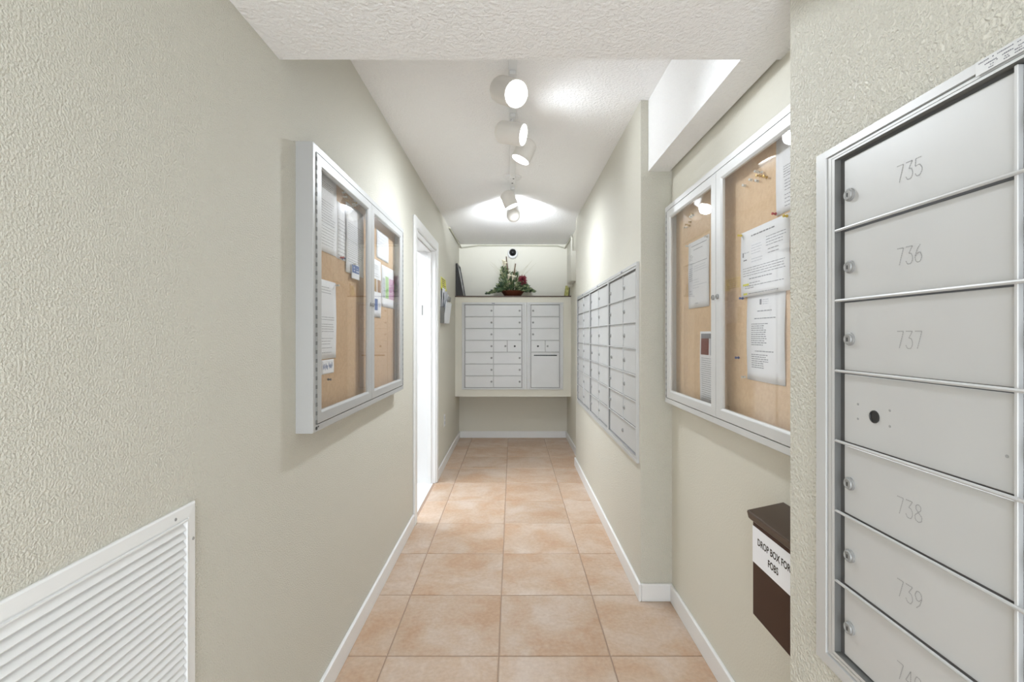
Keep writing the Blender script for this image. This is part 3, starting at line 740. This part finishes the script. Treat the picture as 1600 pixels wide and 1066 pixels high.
# flower arrangement
FYc = 5.70
def fx(px): return (px-801)*FYc/745
def fz(py): return H + (524-py)*FYc/745
bx = fx(801)
t = thing('flower_arrangement', (bx, FYc, SZ), 'artificial flower arrangement in a terracotta bowl on the end shelf', 'flowers')
MB().revolve([(.075, 0), (.10, .012), (.128, .05), (.140, .062), (.136, .066), (.122, .052), (.02, .045)], 28, Matrix.Translation((bx, FYc, SZ)), True, True).build('bowl', M_terra, t, smooth=True)
def leafquad(mb, base, d, L_, W_, roll):
    d = d.normalized(); s_ = d.cross(Vector((math.cos(roll), math.sin(roll), .3))).normalized(); n = s_.cross(d)
    a = base; b = base+d*L_*.45+s_*W_+n*W_*.3; c = base+d*L_-n*L_*.12; e = base+d*L_*.45-s_*W_+n*W_*.3; f = base+d*L_*.5
    mb.add([a, b, c, e, f], [(0, 1, 4), (1, 2, 4), (0, 4, 3), (4, 2, 3)])
R2 = random.Random(3)
l1, l2 = MB(), MB()
for i in range(680):
    a = R2.uniform(0, 2*PI); q = R2.random()**.6
    hx = .215*q*math.cos(a); hy = .12*q*math.sin(a)
    top = .21*(1-q**2)+.04
    hz = R2.uniform(.02, top)+.04
    d = Vector((math.cos(a)*q, math.sin(a)*q*.8, R2.uniform(-.3, 1.0)))
    leafquad(l1 if i % 3 else l2, Vector((bx+hx*.9, FYc+hy*.8, SZ+hz)), d, R2.uniform(.03, .06), R2.uniform(.008, .016), R2.uniform(0, 6))
for i in range(150):                                   # tall left spire of lighter foliage
    v = R2.random(); wv = .075*(1-v)+.018
    leafquad(l2 if i % 3 else l1, Vector((fx(791)+R2.gauss(0, wv*.5)-v*.03, FYc+R2.gauss(0, .03), SZ+.16+v*.20)), Vector((R2.uniform(-1, 1), R2.uniform(-1, 1), R2.uniform(0, 1.3))), R2.uniform(.03, .05), R2.uniform(.006, .012), R2.uniform(0, 6))
for side, n, ex, dz in ((-1, 90, .31, .055), (1, 90, .24, .11)):      # trailing sprays
    for i in range(n):
        v = R2.random()
        leafquad(l1 if i % 2 else l2, Vector((bx+side*(.11+v*(ex-.11)), FYc-.03+R2.gauss(0, .02), SZ+.012+dz*(1-v*.7)+abs(R2.gauss(0, .012)))), Vector((side, R2.uniform(-.6, .6), R2.uniform(-.35, .4))), R2.uniform(.03, .055), R2.uniform(.007, .013), R2.uniform(0, 6))
f1 = l1.build('foliage', M_leaf, t); f1['kind'] = 'stuff'; f2 = l2.build('foliage', M_leaf2, t); f2['kind'] = 'stuff'
gm = MB()
for i in range(22):
    a = R2.uniform(-.9, .9); L_ = R2.uniform(.25, .43)
    p0 = Vector((bx+R2.uniform(-.06, .05), FYc+R2.uniform(-.03, .03), SZ+.08)); d = Vector((math.sin(a)*.75, R2.uniform(-.2, .2), 1)).normalized()
    gm.tube([p0, p0+d*L_*.6, p0+d*L_+Vector((math.sin(a)*.06, 0, -.015))], .0016, 4, .0006)
gg = gm.build('grass_stem', M_grass, t); gg['kind'] = 'stuff'
for (x0, y0, x1, y1) in ((795, 440, 791, 401), (801, 440, 805.5, 412)):
    MB().tube([(fx(x0), FYc, fz(y0)), (fx((x0+x1)/2), FYc-.01, fz((y0+y1)/2)), (fx(x1), FYc, fz(y1))], .0085, 8, .0065).build('cattail', M_stem, t, smooth=True)
for (px, py) in ((794.5, 432.5), (801, 434), (786, 410), (788, 413)):
    z_ = fz(py); x_ = fx(px)
    Mf = Matrix.Translation((x_, FYc-.085, z_-.03)) @ Matrix.Rotation(.5, 4, 'X') @ Matrix.Rotation(.25, 4, 'Y')
    MB().revolve([(.004, -.02), (.007, 0), (.016, .03), (.026, .045), (.022, .044), (.004, .012)], 12, Mf, True, True).build('lily', M_cream, t, smooth=True)
pm = MB(); pc = Vector((fx(816), FYc-.05, fz(436)))
for i in range(90):
    d = Vector((R2.gauss(0, .55), R2.gauss(0, .55)-.3, R2.uniform(-.2, 1.2)))
    leafquad(pm, pc+Vector((0, 0, -.02))+d*.008, d, R2.uniform(.045, .068), .009, R2.uniform(0, 6))
pm.build('protea_bloom', M_burg, t)
pm = MB(); pc2 = Vector((fx(818), FYc-.06, fz(443)))
for i in range(30):
    d = Vector((R2.gauss(0, .6), R2.gauss(0, .5)-.4, R2.uniform(-.5, .8)))
    leafquad(pm, pc2+d*.008, d, R2.uniform(.03, .045), .008, R2.uniform(0, 6))
pm.build('berry_spray', M_burg, t)

# framed picture leaning on the left wall
t = thing('picture_frame', (XL+.04, 5.75, SZ), 'black framed picture leaning against the left wall on the end shelf', 'picture')
def lean(Y, s_, off):       # point on the leaning plane: s_ 0 bottom..1 top
    bot = Vector((XL+.075, Y, SZ+.0)); top = Vector((XL+.006, Y, SZ+.385))
    n = Vector((.385, 0, .069)).normalized()
    return bot.lerp(top, s_) + n*off
def lslab(Y0_, Y1_, s0, s1, o0, o1):
    mb = MB(); A = [lean(Y0_, s0, o0), lean(Y1_, s0, o0), lean(Y1_, s1, o0), lean(Y0_, s1, o0)]; B = [lean(Y0_, s0, o1), lean(Y1_, s0, o1), lean(Y1_, s1, o1), lean(Y0_, s1, o1)]
    return mb.ring([A, B], True, True)
lslab(5.60, 5.92, 0, 1, 0, .006).build('backing', M_frameblk, t)
for a in ((5.60, 5.618, 0, 1), (5.902, 5.92, 0, 1), (5.618, 5.902, 0, .05), (5.618, 5.902, .95, 1)): lslab(a[0], a[1], a[2], a[3], .006, .018).build('frame', M_frameblk, t)
lslab(5.618, 5.902, .05, .95, .006, .009).build('print', M_photo, t)
# black wedge stands in for the shaded space behind the leaning frame
mb = MB(); mb.ring([[(XL+.004, 5.612, SZ), (XL+.075, 5.612, SZ), (XL+.010, 5.612, SZ+.37)], [(XL+.004, 5.618, SZ), (XL+.075, 5.618, SZ), (XL+.010, 5.618, SZ+.37)]], True, True)
mb.build('shade_wedge', M_frameblk, t)

# greenish card leaning at the right end
t = thing('greeting_card', (XF-.05, 5.72, SZ), 'yellow-green card leaning at the right end of the shelf', 'card')
def cslab(x0, x1, xt0, xt1, y, z1, th):
    return MB().ring([[(x0, y, SZ), (x1, y, SZ), (xt1, y+.012, z1), (xt0, y+.012, z1)], [(x0, y+th, SZ), (x1, y+th, SZ), (xt1, y+.012+th, z1), (xt0, y+.012+th, z1)]], True, True)
cslab(XF-.078, XF-.030, XF-.058, XF-.014, 5.61, SZ+.125, .003).build('front', vary(mat('mottled_green_card', (.4, .38, .1), .6), (.26, .25, .06), (.50, .48, .18), 40, 3), t)
cslab(XF-.040, XF-.012, XF-.018, XF-.004, 5.618, SZ+.15, .003).build('back', mat('dark_olive_card', (.09, .08, .03), .7), t)

# painted junction box, its conduit and the cable under the ceiling
t = thing('junction_box', (XF, 5.28, 1.86), 'beige painted metal box high on the set-back right wall', 'junction box')
MB().box(XF-.055, XF, 5.10, 5.44, 1.865, 2.19).build('enclosure', M_beigebox, t, bevel=.004, seg=2)
MB().box(XF-.060, XF-.054, 5.11, 5.43, 1.872, 2.183).build('cover', M_beigebox, t, bevel=.003)
MB().box(XF-.045, XF-.002, 5.38, 5.50, 1.835, 1.866).build('cable_outlet', M_beigebox, t, bevel=.003)
MB().tube([(XF-.018, 5.36, 2.19), (XF-.018, 5.36, 2.38), (XF-.018, 5.40, CE-.02)], .012, 8).build('conduit', M_beigebox, t, smooth=True)
cb_ = MB().tube([(XL+.012, 5.0, CE-.012), (XL+.012, 5.80, CE-.016), (XL+.03, YB-.012, CE-.045), (XL+.25, YB-.010, CE-.016), (.2, YB-.010, CE-.018), (XF-.12, YB-.010, CE-.022), (XF-.03, YB-.014, CE-.05), (XF-.012, YB-.10, CE-.02), (XF-.012, 5.41, CE-.014)], .009, 8)
tag(cb_.build('cable', M_cable, smooth=True), 'painted cable running under the ceiling across the end wall', 'cable')

# literature holder on the left wall beyond the door
t = thing('clipboard_holder', (XL, 4.62, 1.40), 'clear wall holder with white leaflets beside the doorway', 'leaflet holder')
def hslab(y0, y1, z0, z1, xb, xt, th, name, m_):
    mb = MB(); mb.ring([[(xb, y0, z0), (xb, y1, z0), (xt, y1, z1), (xt, y0, z1)], [(xb+th, y0, z0), (xb+th, y1, z0), (xt+th, y1, z1), (xt+th, y0, z1)]], True, True)
    return mb.build(name, m_, t)
hslab(4.42, 4.80, 1.40, 1.70, XL, XL, .004, 'back_plate', M_clear)
hslab(4.42, 4.80, 1.40, 1.60, XL+.03, XL+.055, .003, 'front_plate', M_clear)
for k, (ya, yb, za, zb, x0_, x1_) in enumerate(((4.43, 4.60, 1.41, 1.73, XL+.006, XL+.02), (4.45, 4.63, 1.42, 1.70, XL+.012, XL+.038), (4.64, 4.79, 1.41, 1.69, XL+.010, XL+.030))):
    hslab(ya, yb, za, zb, x0_, x1_, .003, 'leaflet', M_paper if k != 1 else M_lgray)
hslab(4.60, 4.78, 1.62, 1.66, XL+.040, XL+.046, .010, 'clip', M_steel)
MB().box(XL, XL+.04, 4.415, 4.42, 1.40, 1.55).build('side_plate', M_alud, t)
t2 = MB(); t2.ring([[(XL+.001, 4.45, 1.72), (XL+.001, 4.76, 1.72), (XL+.001, 4.76, 1.835), (XL+.001, 4.45, 1.835)], [(XL+.012, 4.45, 1.72), (XL+.012, 4.76, 1.72), (XL+.003, 4.76, 1.835), (XL+.003, 4.45, 1.835)]], True, True)
yo = t2.build('notice_sheet', M_yelpap); tag(yo, 'yellow paper notice on the left wall above the leaflet holder', 'notice')
pm = MB()
for i in range(5):
    z_ = 1.82-i*.02; pm.box(XL+.0130-(z_-1.72)/.115*.009, XL+.0136-(z_-1.72)/.115*.009, 4.48+.01*(i % 2), 4.70-.03*(i % 3), z_-.004, z_+.003)
pm.build('print', M_inkd, yo)
# outlet plate
t = thing('outlet_cover', (XL, 4.68, .395), 'white outlet cover low on the left wall beyond the doorway', 'outlet')
MB().box(XL, XL+.006, 4.645, 4.715, .39, .51).build('plate', M_white, t, bevel=.002)
for z_ in (.425, .475): MB().box(XL+.0055, XL+.0072, 4.665, 4.695, z_-.014, z_+.014).build('socket', M_lgray, t)
